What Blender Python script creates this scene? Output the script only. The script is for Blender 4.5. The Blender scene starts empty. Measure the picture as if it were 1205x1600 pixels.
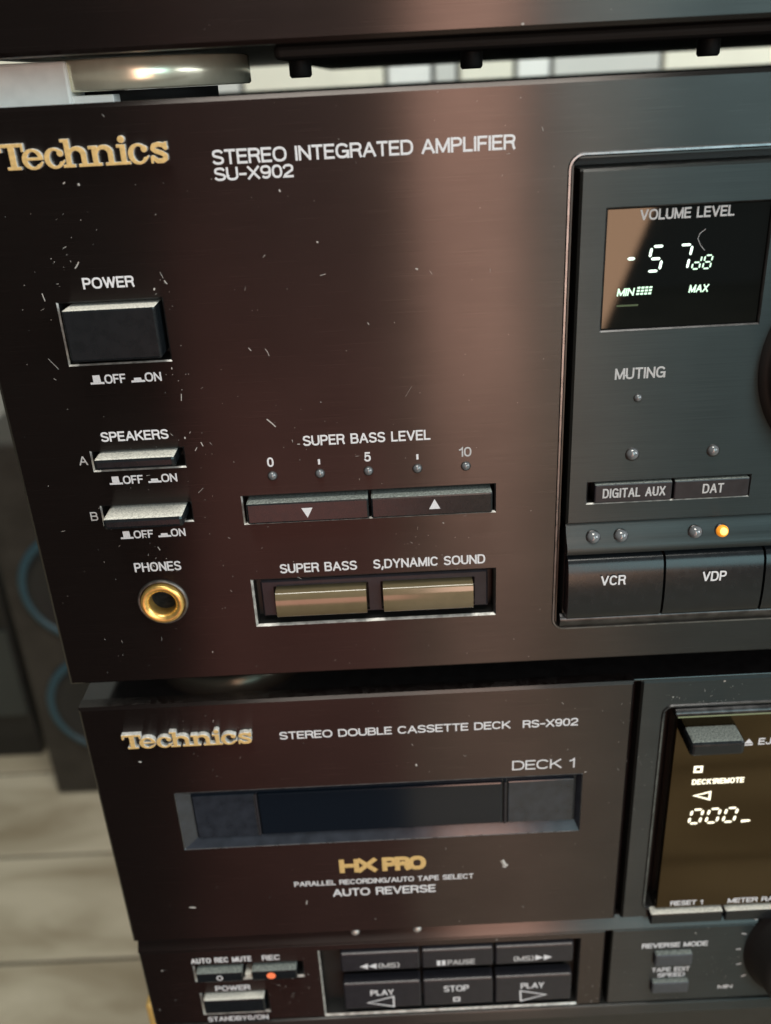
import bpy, bmesh, math, random
import numpy as np
from mathutils import Vector, Matrix

random.seed(11)
MM = 0.001
CAM_H = 0.8                      # height of the lens above the floor; all z below are mm relative to it
scene = bpy.context.scene
COL = scene.collection

# ------------------------------------------------------------------ camera
cd = bpy.data.cameras.new("camera"); cam = bpy.data.objects.new("camera", cd); COL.objects.link(cam)
cd.sensor_fit = 'VERTICAL'; cd.sensor_height = 36.0; cd.lens = 31.95
cd.clip_start = 0.01; cd.clip_end = 60
right = Vector((0.998716, -0.016954, -0.047748)); up = Vector((0.050387, 0.431376, 0.900764)); fwd = Vector((-0.005326, 0.902013, -0.431677))
M3 = Matrix((right, up, -fwd)).transposed()
cam.matrix_world = Matrix.Translation((0, -0.190, CAM_H)) @ M3.to_4x4()
cd.dof.use_dof = True; cd.dof.focus_distance = 0.203; cd.dof.aperture_fstop = 14.0; cd.dof.aperture_blades = 0
scene.camera = cam

# ------------------------------------------------------------------ world, lamps, exposure
world = bpy.data.worlds.new("World"); scene.world = world; world.use_nodes = True
bg = world.node_tree.nodes["Background"]; bg.inputs[0].default_value = (0.95, 0.97, 0.90, 1); bg.inputs[1].default_value = 0.085
def area_lamp(name, loc, target, sx, sy, color, watts, roll=0.0):
    l = bpy.data.lights.new(name, 'AREA'); l.shape = 'RECTANGLE'; l.size = sx; l.size_y = sy
    l.color = color; l.energy = watts
    o = bpy.data.objects.new(name, l); COL.objects.link(o)
    o.location = loc
    d = Vector(target) - Vector(loc)
    q = d.to_track_quat('-Z', 'Y')
    o.rotation_euler = (q.to_matrix() @ Matrix.Rotation(roll, 3, 'Z')).to_euler()
    return o
# ceiling light of the room, and the side window that lights the stack from its right
area_lamp("ceiling_lamp", (0.05, -0.28, 2.45), (-0.1, 0.25, 0.6), 0.8, 0.8, (1.0, 0.96, 0.87), 36)
area_lamp("side_window_lamp", (2.3, -1.2, 1.45), (0.0, 0.1, 0.7), 1.3, 1.3, (0.90, 0.97, 1.0), 42)
# unseen lamps added behind the camera, which the brushed fronts mirror as upright bands
area_lamp("brown_band_lamp", (0.140, -1.2, 0.98), (0.140, 0, 0.98), 0.155, 1.24, (1.0, 0.60, 0.46), 5.4)
area_lamp("teal_band_lamp", (0.90, -2.0, 1.45), (0.90, 0, 1.45), 1.02, 1.5, (0.52, 0.85, 0.90), 25)
area_lamp("red_band_lamp", (-0.155, -1.2, 0.16), (-0.155, 0, 0.16), 0.36, 0.28, (1.0, 0.38, 0.31), 1.2)  # low red light added to tint the lower amplifier front
area_lamp("warm_wedge_lamp", (0.475, -2.0, 0.33), (0.475, 0, 0.33), 0.20, 0.62, (1.0, 0.60, 0.36), 2.2, math.radians(-20))  # added and rolled to mirror a slanted warm wedge in the volume display
vs = scene.view_settings; vs.view_transform = 'Standard'; vs.look = 'None'; vs.exposure = 0.0; vs.gamma = 1.0; vs.use_curve_mapping = False
scene.cycles.use_denoising = True
scene.cycles.max_bounces = 8

# ------------------------------------------------------------------ materials
MAT = {}
def new_mat(name):
    m = bpy.data.materials.new(name); m.use_nodes = True; MAT[name] = m
    nt = m.node_tree; return m, nt, nt.nodes["Principled BSDF"]
def noise_color(nt, scale, detail, c0, c1, p0=0.35, p1=0.65, stretch=(1, 1, 1)):
    tc = nt.nodes.new("ShaderNodeTexCoord"); mp = nt.nodes.new("ShaderNodeMapping"); mp.inputs["Scale"].default_value = stretch
    n = nt.nodes.new("ShaderNodeTexNoise"); n.inputs["Scale"].default_value = scale; n.inputs["Detail"].default_value = detail
    r = nt.nodes.new("ShaderNodeValToRGB"); e = r.color_ramp.elements
    e[0].position = p0; e[1].position = p1; e[0].color = (*c0, 1); e[1].color = (*c1, 1)
    L = nt.links.new
    L(tc.outputs["Object"], mp.inputs["Vector"]); L(mp.outputs[0], n.inputs["Vector"]); L(n.outputs["Fac"], r.inputs["Fac"])
    return r.outputs["Color"], n.outputs["Fac"]
def bump(nt, fac, strength, dist, b):
    bn = nt.nodes.new("ShaderNodeBump"); bn.inputs["Strength"].default_value = strength; bn.inputs["Distance"].default_value = dist
    nt.links.new(fac, bn.inputs["Height"]); nt.links.new(bn.outputs[0], b.inputs["Normal"])
def plain(name, color, rough, metal=0.0, spec=0.5, var=0.0, scale=300.0):
    m, nt, b = new_mat(name)
    b.inputs["Base Color"].default_value = (*color, 1); b.inputs["Roughness"].default_value = rough
    b.inputs["Metallic"].default_value = metal; b.inputs["Specular IOR Level"].default_value = spec
    if var:
        c, f = noise_color(nt, scale, 5, tuple(v * (1 - var) for v in color), tuple(min(1, v * (1 + var)) for v in color))
        nt.links.new(c, b.inputs["Base Color"])
        mr = nt.nodes.new("ShaderNodeMapRange"); mr.inputs[3].default_value = max(0.02, rough * 0.8); mr.inputs[4].default_value = min(1, rough * 1.2)
        nt.links.new(f, mr.inputs[0]); nt.links.new(mr.outputs[0], b.inputs["Roughness"])
    return m
def brushed(name, base, rough, aniso, spec, tint=(1, 1, 1)):
    m, nt, b = new_mat(name)
    c, f = noise_color(nt, 1.0, 6, tuple(v * 0.85 for v in base), tuple(v * 1.18 for v in base), 0.3, 0.7, (60, 60, 7500))
    nt.links.new(c, b.inputs["Base Color"])
    mr = nt.nodes.new("ShaderNodeMapRange"); mr.inputs[3].default_value = rough * 0.96; mr.inputs[4].default_value = rough * 1.04
    nt.links.new(f, mr.inputs[0]); nt.links.new(mr.outputs[0], b.inputs["Roughness"])
    # greasy smears and grain change how much is mirrored
    tc = nt.nodes.new("ShaderNodeTexCoord"); n2 = nt.nodes.new("ShaderNodeTexNoise"); n2.inputs["Scale"].default_value = 38; n2.inputs["Detail"].default_value = 6
    nt.links.new(tc.outputs["Object"], n2.inputs["Vector"])
    ad = nt.nodes.new("ShaderNodeMath"); ad.operation = 'ADD'; nt.links.new(f, ad.inputs[0]); nt.links.new(n2.outputs["Fac"], ad.inputs[1])
    ms = nt.nodes.new("ShaderNodeMapRange"); ms.inputs[1].default_value = 0.7; ms.inputs[2].default_value = 1.3
    ms.inputs[3].default_value = spec * 0.84; ms.inputs[4].default_value = spec * 1.16
    nt.links.new(ad.outputs[0], ms.inputs[0]); nt.links.new(ms.outputs[0], b.inputs["Specular IOR Level"])
    b.inputs["Specular Tint"].default_value = (*tint, 1)
    b.inputs["Anisotropic"].default_value = aniso
    t = nt.nodes.new("ShaderNodeCombineXYZ"); t.inputs[2].default_value = 1.0        # grain runs along x, so the gloss spreads along z
    nt.links.new(t.outputs[0], b.inputs["Tangent"])
    bump(nt, f, 0.06, 0.00001, b)
    return m
brushed("black_brushed_metal", (0.0045, 0.003, 0.0028), 0.27, 1.0, 0.52, (1.0, 0.92, 0.89))
brushed("grey_brushed_metal", (0.010, 0.0105, 0.010), 0.33, 1.0, 0.42)
plain("chassis_black", (0.012, 0.012, 0.013), 0.45, var=0.3)
plain("gloss_top", (0.008, 0.007, 0.007), 0.14, spec=0.6, var=0.2)
plain("button_plastic", (0.008, 0.010, 0.012), 0.24, spec=0.35, var=0.10, scale=500)
plain("button_mauve", (0.018, 0.0175, 0.022), 0.33, spec=0.35, var=0.10, scale=500)
plain("button_slate", (0.040, 0.046, 0.055), 0.4, spec=0.4, var=0.10, scale=500)
plain("well_black", (0.006, 0.006, 0.006), 0.5)
plain("bare_glint_edge", (0.42, 0.42, 0.40), 0.42, metal=0.6, var=0.35, scale=700)  # bare metal, with the glint of the lips put into the colour
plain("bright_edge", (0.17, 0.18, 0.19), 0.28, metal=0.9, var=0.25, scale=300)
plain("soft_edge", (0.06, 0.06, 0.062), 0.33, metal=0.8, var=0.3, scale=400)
plain("white_ink", (0.60, 0.62, 0.65), 0.6, var=0.08, scale=2500)
plain("grey_ink", (0.40, 0.41, 0.42), 0.6, var=0.12, scale=2500)
plain("gold_paint", (0.60, 0.42, 0.17), 0.45, metal=0.15, var=0.12, scale=1500)
plain("silver_side", (0.58, 0.58, 0.56), 0.35, metal=0.25, var=0.25, scale=1500)
plain("brass", (0.83, 0.55, 0.17), 0.36, metal=0.85, var=0.12, scale=900)
plain("dull_grey_metal", (0.14, 0.135, 0.125), 0.4, metal=0.8, var=0.3, scale=700)
plain("polished_foot", (0.90, 0.86, 0.68), 0.24, metal=0.6, var=0.05, scale=300)
plain("rubber", (0.008, 0.008, 0.008), 0.6, spec=0.25)
plain("led_clear", (0.11, 0.12, 0.13), 0.08, spec=0.9)
plain("amber_plastic", (0.125, 0.098, 0.055), 0.13, spec=0.7, var=0.06, scale=260)
plain("display_glass", (0.003, 0.004, 0.004), 0.03, spec=0.6)
plain("brown_display_glass", (0.080, 0.055, 0.030), 0.06, metal=1.0)
plain("smoked_plastic", (0.020, 0.024, 0.032), 0.12, spec=0.6, var=0.2)
plain("smoked_dark", (0.005, 0.008, 0.013), 0.12, spec=0.4)
plain("speck", (0.38, 0.37, 0.35), 0.9, var=0.2, scale=3000)
plain("white_plastic", (0.82, 0.83, 0.80), 0.4, var=0.05)
plain("cream_panel", (0.80, 0.78, 0.66), 0.5, var=0.06, scale=20)
plain("wall_paint", (0.62, 0.63, 0.60), 0.8, var=0.04, scale=6)
plain("speaker_body", (0.026, 0.024, 0.020), 0.5, var=0.2, scale=40)
plain("blue_ring", (0.035, 0.085, 0.115), 0.35, metal=0.3)
plain("cone_black", (0.012, 0.013, 0.014), 0.3)
plain("box_black", (0.010, 0.010, 0.010), 0.3, var=0.2)
plain("box_panel", (0.035, 0.042, 0.040), 0.25)
plain("filler_matte", (0.016, 0.012, 0.012), 0.95, spec=0.1, var=0.4, scale=900)
plain("yellow_wood", (0.52, 0.34, 0.10), 0.5, var=0.25, scale=60)
# dust lying on upward faces: pale fluff, broken up so the plastic shows through
m, nt, b = new_mat("dusty_top")
c, f = noise_color(nt, 2600, 6, (0.24, 0.24, 0.225), (0.58, 0.57, 0.51), 0.28, 0.58)
nt.links.new(c, b.inputs["Base Color"]); b.inputs["Roughness"].default_value = 0.95; bump(nt, f, 0.4, 0.0002, b)
m, nt, b = new_mat("dusty_dim")
c, f = noise_color(nt, 2600, 6, (0.03, 0.035, 0.035), (0.24, 0.27, 0.25), 0.30, 0.72)
nt.links.new(c, b.inputs["Base Color"]); b.inputs["Roughness"].default_value = 0.9; bump(nt, f, 0.4, 0.0002, b)
def emit(name, color, strength):
    m, nt, b = new_mat(name)
    b.inputs["Base Color"].default_value = (*color, 1); b.inputs["Emission Color"].default_value = (*color, 1); b.inputs["Emission Strength"].default_value = strength
emit("lit_segment", (0.80, 1.0, 0.88), 0.95)
emit("lit_dim", (0.62, 0.95, 0.72), 0.5)
emit("lit_cream", (1.0, 0.95, 0.74), 0.8)
emit("lit_green", (0.03, 0.06, 0.02), 0.04)
emit("lit_orange", (0.85, 0.30, 0.02), 0.41)
emit("lit_orange_core", (1.0, 0.66, 0.16), 1.0)
emit("red_dot", (0.9, 0.20, 0.08), 0.25)
# floor boards
m, nt, b = new_mat("floor_wood")
oi = nt.nodes.new("ShaderNodeObjectInfo")
tc = nt.nodes.new("ShaderNodeTexCoord"); mp = nt.nodes.new("ShaderNodeMapping"); mp.inputs["Scale"].default_value = (2.0, 7, 7)
va = nt.nodes.new("ShaderNodeVectorMath"); va.operation = 'ADD'
nt.links.new(tc.outputs["Object"], va.inputs[0])
cx = nt.nodes.new("ShaderNodeMath"); cx.operation = 'MULTIPLY'; cx.inputs[1].default_value = 37.0; nt.links.new(oi.outputs["Random"], cx.inputs[0])
nt.links.new(cx.outputs[0], va.inputs[1]); nt.links.new(va.outputs[0], mp.inputs["Vector"])
n1 = nt.nodes.new("ShaderNodeTexNoise"); n1.inputs["Scale"].default_value = 2.2; n1.inputs["Detail"].default_value = 7; n1.inputs["Distortion"].default_value = 0.6
nt.links.new(mp.outputs[0], n1.inputs["Vector"])
r = nt.nodes.new("ShaderNodeValToRGB"); e = r.color_ramp.elements
e[0].position = 0.26; e[0].color = (0.22, 0.18, 0.115, 1); e[1].position = 0.60; e[1].color = (0.47, 0.43, 0.33, 1)
nt.links.new(n1.outputs["Fac"], r.inputs["Fac"]); nt.links.new(r.outputs[0], b.inputs["Base Color"]); b.inputs["Roughness"].default_value = 0.5
bump(nt, n1.outputs["Fac"], 0.2, 0.001, b)

# ------------------------------------------------------------------ mesh helpers (mm, z relative to the lens height)
class MB:
    def __init__(self): self.v = []; self.f = []; self.mi = []; self.sm = []; self.mats = []
    def slot(self, mat):
        if mat not in self.mats: self.mats.append(mat)
        return self.mats.index(mat)
    def add(self, vs, fs, mat, smooth=False):
        o = len(self.v); self.v += [tuple(p) for p in vs]; s = self.slot(mat)
        for f in fs: self.f.append([i + o for i in f]); self.mi.append(s); self.sm.append(smooth)
        return self
    def box(self, x0, x1, y0, y1, z0, z1, mat, bev=0.0, top=None, seg=2):
        """a box, edges rounded by bev; the upward face may carry another material"""
        bm = bmesh.new(); bmesh.ops.create_cube(bm, size=1)
        for v in bm.verts: v.co = Vector((x0 + (v.co.x + .5) * (x1 - x0), y0 + (v.co.y + .5) * (y1 - y0), z0 + (v.co.z + .5) * (z1 - z0)))
        if bev: bmesh.ops.bevel(bm, geom=bm.edges[:], offset=bev, segments=seg, profile=0.5, affect='EDGES')
        bm.normal_update(); bm.verts.index_update()
        o = len(self.v); self.v += [tuple(v.co) for v in bm.verts]
        s = self.slot(mat); st = self.slot(top) if top else s
        for f in bm.faces:
            self.f.append([v.index + o for v in f.verts]); self.mi.append(st if f.normal.z > 0.8 else s); self.sm.append(False)
        bm.free(); return self
    def lathe(self, c, prof, axis, mat, n=40, smooth=True, closed=False):
        """prof: (radius, along); axis 'y' runs out of the front (towards -y), 'z' up"""
        vs, fs = [], []
        m = len(prof)
        for r_, a in prof:
            for k in range(n):
                t = 2 * math.pi * k / n
                if axis == 'y': vs.append((c[0] + r_ * math.cos(t), c[1] - a, c[2] + r_ * math.sin(t)))
                else: vs.append((c[0] + r_ * math.cos(t), c[1] + r_ * math.sin(t), c[2] + a))
        for i in range(m - 1):
            for k in range(n): fs.append((i * n + k, i * n + (k + 1) % n, (i + 1) * n + (k + 1) % n, (i + 1) * n + k))
        if closed: fs.append(tuple((m - 1) * n + k for k in range(n)))
        return self.add(vs, fs, mat, smooth)
    def prism(self, prof, x0, x1, mat, smooth=False, caps=True):
        """profile of (y, z) pushed along x"""
        n = len(prof)
        vs = [(x0, y, z) for y, z in prof] + [(x1, y, z) for y, z in prof]
        fs = [(i, i + 1, n + i + 1, n + i) for i in range(n - 1)]
        self.add(vs, fs, mat, smooth)
        if caps: self.add([vs[i] for i in range(n)], [tuple(range(n))], mat); self.add([vs[n + i] for i in range(n)], [tuple(range(n))], mat)
        return self
    def panel(self, x0, x1, z0, z1, y, th, holes, mat, cham=0.7):
        """a flat front with rectangular openings, real thickness and a chamfered outer edge"""
        xs = sorted({x0, x0 + cham, x1 - cham, x1} | {h[0] for h in holes} | {h[1] for h in holes})
        zs = sorted({z0, z0 + cham, z1 - cham, z1} | {h[2] for h in holes} | {h[3] for h in holes})
        def P(i, j):
            e = i in (0, len(xs) - 1) or j in (0, len(zs) - 1)
            return (xs[i], y + (cham if e else 0), zs[j])
        idx = {}; vs = []; fs = []
        def V(i, j):
            if (i, j) not in idx: idx[(i, j)] = len(vs); vs.append(P(i, j))
            return idx[(i, j)]
        for i in range(len(xs) - 1):
            for j in range(len(zs) - 1):
                mx, mz = (xs[i] + xs[i + 1]) / 2, (zs[j] + zs[j + 1]) / 2
                if any(h[0] < mx < h[1] and h[2] < mz < h[3] for h in holes): continue
                fs.append((V(i, j), V(i + 1, j), V(i + 1, j + 1), V(i, j + 1)))
        self.add(vs, fs, mat)
        a = [(x0, z0), (x1, z0), (x1, z1), (x0, z1)]
        vs = [(px, y + cham, pz) for px, pz in a] + [(px, y + th, pz) for px, pz in a]
        self.add(vs, [(0, 1, 5, 4), (1, 2, 6, 5), (2, 3, 7, 6), (3, 0, 4, 7)], mat)
        return self
    def well(self, x0, x1, z0, z1, y, depth, mat, lip=None, lw=0.35, rim=0.0, floor=None):
        """a rectangular pocket: bevelled lip, four walls and a floor"""
        if lip:
            o = [(x0, z0), (x1, z0), (x1, z1), (x0, z1)]; i = [(x0 + lw, z0 + lw), (x1 - lw, z0 + lw), (x1 - lw, z1 - lw), (x0 + lw, z1 - lw)]
            mats = lip if isinstance(lip, (list, tuple)) else [lip] * 4       # bottom, right, top, left; glinting sides get the paler colour
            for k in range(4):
                q = (k + 1) % 4
                self.add([(o[k][0], y - rim, o[k][1]), (o[q][0], y - rim, o[q][1]), (i[q][0], y + lw, i[q][1]), (i[k][0], y + lw, i[k][1])], [(0, 1, 2, 3)], mats[k])
            x0 += lw; x1 -= lw; z0 += lw; z1 -= lw; y += lw
        a = [(x0, z0), (x1, z0), (x1, z1), (x0, z1)]
        vs = [(p, y, q) for p, q in a] + [(p, y + depth, q) for p, q in a]
        self.add(vs, [(0, 1, 5, 4), (1, 2, 6, 5), (2, 3, 7, 6), (3, 0, 4, 7)], mat)
        self.add(vs[4:], [(0, 1, 2, 3)], floor or mat)
        return self
    def stroke(self, pts, w, y, mat, h=0.03, closed=False):
        """an inked line on a front: ribbon with a slight ridge"""
        p = [Vector((a, b)) for a, b in pts]; n = len(p); vs, fs = [], []
        for i in range(n):
            if closed: d0 = (p[i] - p[i - 1]); d1 = (p[(i + 1) % n] - p[i])
            else: d0 = p[i] - p[i - 1] if i else p[1] - p[0]; d1 = p[i + 1] - p[i] if i < n - 1 else p[i] - p[i - 1]
            d0 = d0.normalized(); d1 = d1.normalized(); t = d0 + d1
            t = t.normalized() if t.length > 1e-6 else d0
            nn = Vector((-t.y, t.x)); k = 1 / max(0.45, nn.dot(Vector((-d0.y, d0.x))))
            nn *= w / 2 * k
            vs += [(p[i].x + nn.x, y, p[i].y + nn.y), (p[i].x, y - h, p[i].y), (p[i].x - nn.x, y, p[i].y - nn.y)]
        for i in range(n if closed else n - 1):
            a, b = 3 * i, 3 * ((i + 1) % n)
            fs += [(a, a + 1, b + 1, b), (a + 1, a + 2, b + 2, b + 1)]
        return self.add(vs, fs, mat)
    def poly(self, pts, y, mat):
        return self.add([(a, y, b) for a, b in pts], [tuple(range(len(pts)))], mat)
    def build(self, name, parent=None, loc=None):
        """links the collected faces as ONE mesh object, origin at its middle"""
        a = np.array(self.v, dtype=float) * MM; a[:, 2] += CAM_H
        c = (a.min(0) + a.max(0)) / 2
        me = bpy.data.meshes.new(name); me.from_pydata([tuple(q) for q in (a - c)], [], self.f)
        for mt in self.mats: me.materials.append(MAT[mt])
        me.polygons.foreach_set("material_index", self.mi); me.polygons.foreach_set("use_smooth", self.sm)
        me.update()
        return link(name, me, c, parent)
WORLD_LOC = {}
def link(name, me, c, parent):
    o = bpy.data.objects.new(name, me); COL.objects.link(o)
    c = Vector(c); WORLD_LOC[o] = c
    if parent is not None: o.parent = parent; o.location = c - WORLD_LOC[parent]
    else: o.location = c
    return o
def thing(name, label, cat, base, group=None):
    o = bpy.data.objects.new(name, None); COL.objects.link(o)
    o.location = (base[0] * MM, base[1] * MM, base[2] * MM + CAM_H); WORLD_LOC[o] = Vector(o.location)
    o.empty_display_size = 0.02; o["label"] = label; o["category"] = cat
    if group: o["group"] = group
    return o
def tag(o, label, cat, group=None): o["label"] = label; o["category"] = cat; (group and o.__setitem__("group", group)); return o

# ------------------------------------------------------------------ lettering: single-stroke capitals drawn in a unit box
def arc(cx, cz, rx, rz, a0, a1, n=10, e=0.82):
    out = []
    for i in range(n + 1):
        t = math.radians(a0 + (a1 - a0) * i / n); c, s = math.cos(t), math.sin(t)
        out.append((cx + rx * math.copysign(abs(c) ** e, c), cz + rz * math.copysign(abs(s) ** e, s)))
    return out
def O_(w): return [('c', arc(w / 2, .5, w / 2, .5, 90, 450 - 18, 19))]
G = {
 'A': (.78, lambda w: [[(0, 0), (.47 * w, .97)], [(.53 * w, .97), (w, 0)], [(.2 * w, .33), (.8 * w, .33)]]),
 'B': (.68, lambda w: [('c', [(0, 0), (0, 1), (.6 * w, 1)] + arc(.6 * w, .765, .34 * w, .235, 80, -80, 6) + [(.62 * w, .53)] + arc(.62 * w, .265, .38 * w, .265, 80, -80, 6) + [(.6 * w, 0)]), [(0, .53), (.6 * w, .53)]]),
 'C': (.76, lambda w: [arc(w / 2, .5, w / 2, .5, 42, 318, 16)]),
 'D': (.74, lambda w: [('c', [(0, 0), (0, 1), (.45 * w, 1)] + arc(.45 * w, .5, .55 * w, .5, 85, -85, 10) + [(.45 * w, 0)])]),
 'E': (.60, lambda w: [[(w, 1), (0, 1), (0, 0), (w, 0)], [(0, .52), (.9 * w, .52)]]),
 'F': (.56, lambda w: [[(w, 1), (0, 1), (0, 0)], [(0, .5), (.88 * w, .5)]]),
 'G': (.80, lambda w: [arc(w / 2, .5, w / 2, .5, 42, 330, 16) + [(w, .46), (.58 * w, .46)], [(w, .46), (w, 0)]]),
 'H': (.72, lambda w: [[(0, 0), (0, 1)], [(w, 0), (w, 1)], [(0, .52), (w, .52)]]),
 'I': (.02, lambda w: [[(w / 2, 0), (w / 2, 1)]]),
 'J': (.5, lambda w: [[(w, 1), (w, .3)] + arc(w / 2, .3, w / 2, .3, 0, -170, 8)]),
 'K': (.70, lambda w: [[(0, 0), (0, 1)], [(.95 * w, 1), (0, .36)], [(.33 * w, .58), (w, 0)]]),
 'L': (.54, lambda w: [[(0, 1), (0, 0), (w, 0)]]),
 'M': (.86, lambda w: [[(0, 0), (0, 1)], [(.04 * w, .95), (.48 * w, .06)], [(.52 * w, .06), (.96 * w, .95)], [(w, 1), (w, 0)]]),
 'N': (.72, lambda w: [[(0, 0), (0, 1)], [(.05 * w, .95), (.95 * w, .05)], [(w, 0), (w, 1)]]),
 'O': (.84, O_),
 'P': (.64, lambda w: [[(0, 0), (0, 1), (.55 * w, 1)] + arc(.55 * w, .73, .45 * w, .27, 80, -80, 7) + [(.55 * w, .46), (0, .46)]]),
 'R': (.68, lambda w: [[(0, 0), (0, 1), (.58 * w, 1)] + arc(.58 * w, .75, .42 * w, .25, 80, -80, 7) + [(.58 * w, .5), (0, .5)], [(.6 * w, .5), (.88 * w, .38), (.92 * w, .12), (w, 0)]]),
 'S': (.66, lambda w: [arc(w / 2, .755, w * .47, .245, 25, 200, 9) + [(.12 * w, .6), (.5 * w, .51), (.88 * w, .42)] + arc(w / 2, .25, w * .5, .25, 20, -158, 10)]),
 'T': (.64, lambda w: [[(0, 1), (w, 1)], [(w / 2, 1), (w / 2, 0)]]),
 'U': (.70, lambda w: [[(0, 1), (0, .36)] + arc(w / 2, .36, w / 2, .36, 180, 360, 10) + [(w, 1)]]),
 'V': (.74, lambda w: [[(0, 1), (.47 * w, .03)], [(.53 * w, .03), (w, 1)]]),
 'W': (1.08, lambda w: [[(0, 1), (.25 * w, .03)], [(.27 * w, .03), (.49 * w, .97)], [(.51 * w, .97), (.73 * w, .03)], [(.75 * w, .03), (w, 1)]]),
 'X': (.72, lambda w: [[(0, 0), (w, 1)], [(0, 1), (w, 0)]]),
 'Y': (.72, lambda w: [[(0, 1), (w / 2, .44), (w, 1)], [(w / 2, .44), (w / 2, 0)]]),
 '0': (.60, O_),
 '1': (.26, lambda w: [[(0, .78), (.55 * w, .84), (w, 1), (w, 0)]]),
 '2': (.60, lambda w: [arc(w / 2, .72, w / 2, .28, 165, -30, 10) + [(.1 * w, .16), (0, 0), (w, 0)]]),
 '5': (.58, lambda w: [[(.9 * w, 1), (.16 * w, 1), (.05 * w, .5)] + arc(w / 2, .33, w / 2, .33, 145, -155, 12)]),
 '9': (.60, lambda w: [('c', arc(w / 2, .70, w / 2, .30, 90, 430, 13)), arc(w / 2, .5, w / 2, .5, 12, -125, 9)]),
 '-': (.40, lambda w: [[(0, .42), (w, .42)]]),
 '/': (.40, lambda w: [[(0, -.05), (w, 1.05)]]),
 '.': (.08, lambda w: [[(w / 2, 0), (w / 2, .12)]]),
 ',': (.10, lambda w: [[(w, .1), (0, -.18)]]),
 '(': (.22, lambda w: [arc(w * 1.6, .5, w * 1.6, .62, 120, 240, 6, 1)]),
 ')': (.22, lambda w: [arc(-.6 * w, .5, w * 1.6, .62, 60, -60, 6, 1)]),
 ' ': (.30, lambda w: []),
}
def letters(mb, s, x0, x1, z, cap, w, y, mat, slant=0.0, gap=0.13):
    """writes s between x0 and x1, baseline z, capital height cap, line width w"""
    ch, hh = cap - w, cap - w
    tot = sum(G[c][0] for c in s) * ch; n = len(s) - 1
    avail = x1 - x0 - w
    gp = gap * cap + w * 0.6                              # clear space between neighbours stays even, the letters take the rest
    sc = (avail - gp * n) / tot
    x = x0 + w / 2
    for c in s:
        wd, fn = G[c]; W = wd
        for st in fn(W):
            cl = isinstance(st, tuple); pts = st[1] if cl else st
            q = [(x + px * ch * sc + slant * (pz * hh), z + w / 2 + pz * hh) for px, pz in pts]
            if not cl:                                  # square ends
                for a_, b_ in ((0, 1), (-1, -2)):
                    d_ = Vector(q[a_]) - Vector(q[b_]); q[a_] = tuple(Vector(q[a_]) + d_.normalized() * w * 0.46)
            mb.stroke(q, w, y, mat, closed=cl)
        x += wd * ch * sc + gp
    return mb
def lettering(parent, name, s, x0, x1, z, cap, w=0.46, y=-0.02, mat="white_ink", slant=0.0):
    return letters(MB(), s, x0, x1, z, cap, w, y, mat, slant).build(name, parent)
def push_mark(mb, x, z, y, out, mat="white_ink"):
    """the little key-out / key-in picture before OFF and ON"""
    h = 2.0 if out else 1.0
    mb.poly([(x, z), (x + 3.0, z), (x + 3.0, z + .45), (x, z + .45)], y, mat)
    mb.poly([(x + .65, z + .47), (x + 2.3, z + .47), (x + 2.2, z + h), (x + .65, z + h)], y, mat)

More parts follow.
